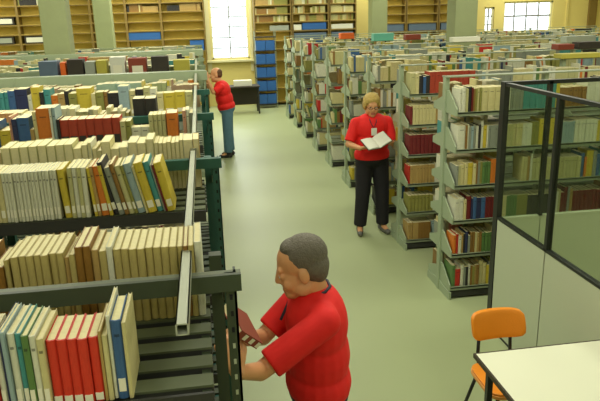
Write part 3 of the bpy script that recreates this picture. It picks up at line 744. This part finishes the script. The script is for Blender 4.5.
# woman with the open book
G2 = (1.95, 7.22, 0)
wom = dict(ground=G2, head=(1.937, 7.19, 1.585), neck=(1.945, 7.24, 1.45), pelvis=(1.955, 7.24, .93), shL=(2.135, 7.23, 1.375), shR=(1.755, 7.23, 1.375), elL=(2.195, 7.16, 1.12), wrL=(2.10, 6.99, 1.17), elR=(1.655, 7.17, 1.14), wrR=(1.745, 6.985, 1.125),
           hipL=(2.05, 7.24, .9), hipR=(1.865, 7.24, .9), knL=(2.08, 7.22, .48), knR=(1.835, 7.22, .48), anL=(2.10, 7.26, .085), anR=(1.81, 7.25, .085), toeL=(2.125, 7.14, .04), toeR=(1.785, 7.13, .04))
FUR = [((0, -.024, .044), (.094, .102, .084)), ((0, -.05, -.01), (.094, .075, .085)), ((0, .03, .068), (.066, .05, .034)), ((-.078, -.008, .01), (.02, .05, .06)), ((.078, -.008, .01), (.02, .05, .06))]
p2, H2, B2, V2 = person('p', 'woman in red shirt and black trousers standing in the aisle reading an open book', wom, (-.06, -1, -.2), dict(shirt='redshirt', legs='blackcloth', shoe='shoeg'), 'hairb', FUR, 1.08, 1.24, .006, 1.0,
       dict(L=((-.45, -.25, .1), (.3, -.3, -1), -1), R=((.5, -.25, .1), (-.3, -.3, -1), 1)))
m = MB(); m.tube([Vector(q) - Vector(G2) for q in ((1.895, 7.17, 1.46), (1.9, 7.105, 1.4), (1.932, 7.07, 1.33), (1.97, 7.105, 1.4), (1.985, 7.17, 1.46))], .005, 'lanyard', 6); c = m.build('neck_cord', p2)
m = MB(); m.box(1.9-G2[0], 1.965-G2[0], 7.06-G2[1], 7.066-G2[1], 1.25, 1.335, 'boxwhite'); m.build('name_badge', c)
m = MB()
for s in (-1, 1):
    pts = [H2(s*.031 + .02*math.cos(a), .102 - .004*0, -.004 + .015*math.sin(a)) for a in [k*math.pi/6 for k in range(13)]]; m.tube(pts, .0022, 'black', 5)
    m.tube([H2(s*.051, .1, 0), H2(s*.077, .06, 0), H2(s*.08, -.01, .002)], .002, 'black', 5)
m.tube([H2(-.011, .104, 0), H2(.011, .104, 0)], .002, 'black', 5); m.build('glasses', p2)

# man reaching into the shelves far down the aisle
G3 = (.42, 12.12, 0)
far = dict(ground=G3, head=(.27, 12.1, 1.56), neck=(.345, 12.1, 1.415), pelvis=(.44, 12.1, .92), shL=(.35, 11.92, 1.35), shR=(.35, 12.28, 1.35), elL=(.2, 11.86, 1.27), wrL=(.11, 11.84, 1.5), elR=(.26, 12.3, 1.2), wrR=(.17, 12.08, 1.32),
           hipL=(.44, 12.01, .89), hipR=(.44, 12.19, .89), knL=(.42, 12.0, .47), knR=(.45, 12.2, .47), anL=(.41, 12.0, .085), anR=(.47, 12.2, .085), toeL=(.29, 12.0, .04), toeR=(.35, 12.2, .04))
BALD = [((0, -.05, .0), (.079, .062, .06)), ((0, -.05, .04), (.077, .066, .06))]
p3, H3, B3, V3 = person('p', 'man in red shirt and blue jeans reaching towards shelves far down the aisle', far, (-1, .0, -.1), dict(shirt='redshirt', legs='jeans', shoe='shoe'), 'hairn', BALD, 1.1, 1.3, .008, .7,
       dict(L=((-.2, 0, 1), (.3, -1, .2), 1), R=((-.5, -.3, .5), (.2, 1, .2), -1)))

def held_book(loc, rot, w, h, d, cov, label):
    """a closed book: w thick (x), d deep (y), h tall (z)"""
    m = MB(); m.box(-w/2, -w/2+.003, 0, d, 0, h, cov); m.box(w/2-.003, w/2, 0, d, 0, h, cov); m.box(-w/2, w/2, -.003, 0, 0, h, cov)
    o = m.build('book'); o.location = loc; o.rotation_euler = rot; tag(o, label, 'book')
    m = MB(); m.box(-w/2+.003, w/2-.003, 0, d-.005, .004, h-.004, 'paper'); m.build('page_block', o)
    return o
hb = held_book((.07, 2.1, 1.53), (R(-25), R(140), R(0)), .034, .13, .165, 'boxred', 'dark red book held in the hands of the man by the nearest left bookcase')
for q in (.03, .07, .11):
    m = MB(); m.box(-.012, .012, -.0042, -.0031, q, q+.018, 'label'); m.build('spine_label', hb)
# open book of the woman
ob = thing('open_book', (1.925, 6.93, 1.185), 'open book with white pages in the hands of the woman in the aisle', 'book')
for s in (-1, 1):
    m = MB(); prof = [(0, .004), (s*.03, .016), (s*.08, .018), (s*.15, .01), (s*.15, .0), (0, 0)]
    m.prism(prof, 'y', -.105, .105, 'boxwhite'); o = m.build('page_block', ob); o.rotation_euler = (0, -s*R(14), 0)
    m = MB(); m.box(min(0, s*.158), max(0, s*.158), -.11, .11, -.004, -.0005, 'boxdark'); o = m.build('cover', ob); o.rotation_euler = (0, -s*R(14), 0)
ob.rotation_euler = (R(22), R(-16), R(8))

# ------------------------------------------------------------------ which books show: cast the camera's rays at all of them
def col4(c): return lin(PAL[c])
def add_plain(bm, lay, b, jitter=True):
    m, w, h, d = book_corners(b)
    c = col4(b[6]); pg = lin((214, 204, 154))
    v = [bm.verts.new(m @ Vector(p)) for p in ((0,0,0),(w,0,0),(w,d,0),(0,d,0),(0,0,h),(w,0,h),(w,d,h),(0,d,h))]
    for k, f in enumerate(((0,3,2,1),(4,5,6,7),(0,1,5,4),(1,2,6,5),(2,3,7,6),(3,0,4,7))):
        fc = bm.faces.new([v[q] for q in f])
        isp = k == 1 or (k == 2 and b[8]) or (k == 4 and not b[8])
        cc = pg if isp else c
        if k == 2 and b[8]: cc = tuple(.6*p + .4*q for p, q in zip(c, pg))
        fc[lay] = cc
def plain_mesh(name, recs):
    bm = bmesh.new(); lay = bm.faces.layers.float_color.new('tint') if hasattr(bm.faces.layers, 'float_color') else None
    for b in recs: add_plain(bm, lay, b)
    me = bpy.data.meshes.new(name); bm.to_mesh(me); bm.free(); me.materials.append(M['book'])
    return me
from mathutils.bvhtree import BVHTree
VV, FF, ID = [], [], []
def feed(me, mw, base):
    n = len(VV); VV.extend([mw @ v.co for v in me.vertices])
    for p in me.polygons: FF.append([n + q for q in p.vertices]); ID.append(p.index//6 if base else -1)
tm = plain_mesh('t', BK); feed(tm, Matrix.Identity(4), True); bpy.data.meshes.remove(tm)
bpy.context.view_layer.update()
for q in list(COL.objects):
    if q.type == 'MESH' and q.name.split('.')[0] not in ('body', 'floor', 'ceiling', 'wall_left', 'wall_right', 'wall_front', 'wall_back'): feed(q.data, q.matrix_world, False)
tree = BVHTree.FromPolygons(VV, FF)
hits = {}
o0 = Vector((0, 0, CAMZ))
for py in range(401):
    for px in range(600):
        d = ((px+.5-300)*r2 - (py+.5-200.5)*u2)/F_PX + fw
        idx = tree.ray_cast(o0, d)[2]
        if idx is not None and ID[idx] >= 0: hits[ID[idx]] = hits.get(ID[idx], 0) + 1
del VV, FF, tree
NIND = 330
order = sorted(hits, key=lambda k: -hits[k])
single = set(k for k in order[:NIND])
print('books', len(BK), 'seen', len(hits), 'smallest single', hits[order[min(NIND, len(order))-1]])

NUM = ['', 'first', 'second', 'third', 'fourth', 'fifth', 'sixth', 'seventh', 'eighth', 'ninth', 'tenth', 'eleventh', 'twelfth', 'thirteenth', 'fourteenth', 'fifteenth', 'sixteenth', 'seventeenth', 'eighteenth', 'nineteenth']
def ordn(n):
    if n < 20: return NUM[n]
    tn = ['', '', 'twenty', 'thirty', 'forty', 'fifty', 'sixty', 'seventy', 'eighty', 'ninety'][n // 10] if n < 100 else 'hundred'
    return (tn[:-1] + 'ieth' if n < 100 else tn) if n % 10 == 0 else tn + '-' + NUM[n % 10]
SHN = ['bottom shelf', 'fifth shelf down', 'fourth shelf down', 'third shelf down', 'second shelf down', 'top shelf']
def book_label(b):
    key, n, c, h = b[9], b[10], CN.get(b[6], b[6]), b[4]
    adj = 'leaning ' if b[7] else 'tall ' if h > .225 else 'thick ' if b[3] > .05 else ''
    if key[0] == 'L':
        side = {'front': 'front row', 'back': 'back row', 'low': 'lower shelf'}[key[2]] + (' near the floor' if len(key) > 3 else '')
        return '%s%s book, %s from the right end, %s, %s left bookcase' % (adj, c, ordn(n), side, ORD[key[1]])
    if key[0] == 'R':
        return '%s%s book, %s from the aisle end, %s%s, %s right bookcase' % (adj, c, ordn(n), SHN[key[2]], ' far side' if len(key) > 3 else '', ORD[key[1]])
    return '%s%s book, %s from the left on a high shelf of the back wall bookcase' % (adj, c, ordn(n))
def book_group(b):
    key = b[9]
    if key[0] == 'L': return 'books on the %s left bookcase' % ORD[key[1]]
    if key[0] == 'R': return 'books on the %s right bookcase' % ORD[key[1]]
    return 'books on the back wall'

def solid(bm, lay, pts, z0, z1, c):
    A = [bm.verts.new((p[0], p[1], z0)) for p in pts]; Bv = [bm.verts.new((p[0], p[1], z1)) for p in pts]; n = len(pts)
    fs = [bm.faces.new(A[::-1]), bm.faces.new(Bv)] + [bm.faces.new((A[k], A[(k+1) % n], Bv[(k+1) % n], Bv[k])) for k in range(n)]
    for f in fs: f[lay] = c
def detailed_book(b, npx):
    x, y, z, w, h, d, c, tl, flip, key, n = b
    bm = bmesh.new(); lay = bm.faces.layers.float_color.new('tint')
    t = min(.0018, w*.14); cc = col4(c); rd = min(.006, w*.25)
    # spine with a slightly rounded back and two boards
    sp = [(0, rd), (w*.18, rd*.3), (w*.5, 0), (w*.82, rd*.3), (w, rd), (w-t, rd+.003), (w*.5, .004), (t, rd+.003)]
    solid(bm, lay, [(0, rd), (t, rd+.003), (t, d), (0, d)], 0, h, cc)
    solid(bm, lay, [(w-t, rd+.003), (w, rd), (w, d), (w-t, d)], 0, h, cc)
    solid(bm, lay, sp, 0, h, cc)
    bmesh.ops.recalc_face_normals(bm, faces=bm.faces)
    me = bpy.data.meshes.new('book'); bm.to_mesh(me); bm.free(); me.materials.append(M['book'])
    o = bpy.data.objects.new('book', me); COL.objects.link(o)
    mt = Matrix.Translation((x, y, z)) @ Matrix.Rotation(-tl, 4, 'Y')
    if flip: mt = mt @ Matrix.Translation((w, d, 0)) @ Matrix.Rotation(math.pi, 4, 'Z')
    o.matrix_world = mt
    tag(o, book_label(b), 'book', book_group(b))
    p = MB(); p.box(t, w-t, rd+.0035, d-.004, .003, h-.0015, 'paper'); p.build('page_block', o)
    if npx > 12 and not flip and w > .011 and key[0] == 'L' and key[2] == 'front' and b[6] not in ('redset', 'brickset'):
        p = MB(); lz = h*.1; p.box(w*.16, w*.84, -.0008, rd*.3, lz, lz+.03, 'label'); p.build('spine_label', o)
    if b[6] in ('redset', 'brickset') and key[0] == 'L':
        p = MB(); p.box(w*.1, w*.9, -.0007, rd*.3, .004, h*.14 if key[1] == 0 else h*.5, 'label' if key[1] == 0 else 'boxdark'); p.build('spine_band', o)
    elif npx > 60 and not flip and w > .011 and not (key[0] == 'L' and key[2] == 'back'):
        bm = bmesh.new(); l2 = bm.faces.layers.float_color.new('tint')
        dark = tuple(v*.35 for v in cc[:3]) + (1,)
        for q in (.8,): solid(bm, l2, [(w*.2, rd*.3), (w*.5, -.0006), (w*.8, rd*.3)], h*q, h*q+.006, dark)
        me = bpy.data.meshes.new('spine_band'); bm.to_mesh(me); bm.free(); me.materials.append(M['book'])
        s = bpy.data.objects.new('spine_band', me); COL.objects.link(s); s.parent = o
    return o
for k in sorted(single): detailed_book(BK[k], hits[k])
rest = [b for k, b in enumerate(BK) if k not in single]
o = bpy.data.objects.new('books', plain_mesh('books', rest)); COL.objects.link(o)
tag(o, 'the many smaller and partly hidden books packed on the farther bookcases', 'books', kind='stuff')

# glass last
for t, off, q in part_glass:
    m = MB(); m.box(*q, 'glass'); addp(m, 'glass_pane', t, off)

# ------------------------------------------------------------------ light
w = bpy.data.worlds.new('daylight'); scn.world = w; w.use_nodes = True
bg = w.node_tree.nodes['Background']; bg.inputs[0].default_value = (.93, .96, 1, 1); bg.inputs[1].default_value = 3.0
for x in (-5.2, -1.6, 1.2, 5.0, 9.5):
    for y in (-1.0, 4.2, 9.4, 14.6, 17.6):  # rearmost row is added, unseen, to brighten the back wall bookcases
        l = bpy.data.lights.new('unseen ceiling light', 'AREA'); l.shape = 'RECTANGLE'; l.size = 1.3; l.size_y = 2.6; l.energy = {-1.0: 40, 4.2: 74, 9.4: 66, 14.6: 66, 17.6: 95}[y]; l.color = (1, .985, .85)
        ob_ = bpy.data.objects.new('unseen ceiling light', l); COL.objects.link(ob_); ob_.location = (x, y, ZC-.06)
l = bpy.data.lights.new('window daylight', 'AREA'); l.shape = 'RECTANGLE'; l.size = 1.0; l.size_y = 2.2; l.energy = 30; l.color = (.95, .98, 1)
ob_ = bpy.data.objects.new('window daylight', l); COL.objects.link(ob_); ob_.location = (.91, YB+.4, 2.5); ob_.rotation_euler = (R(-90+0), 0, 0)
vs = scn.view_settings
vs.view_transform = 'Standard'; vs.look = 'None'; vs.exposure = .1; vs.gamma = 1; vs.use_curve_mapping = False
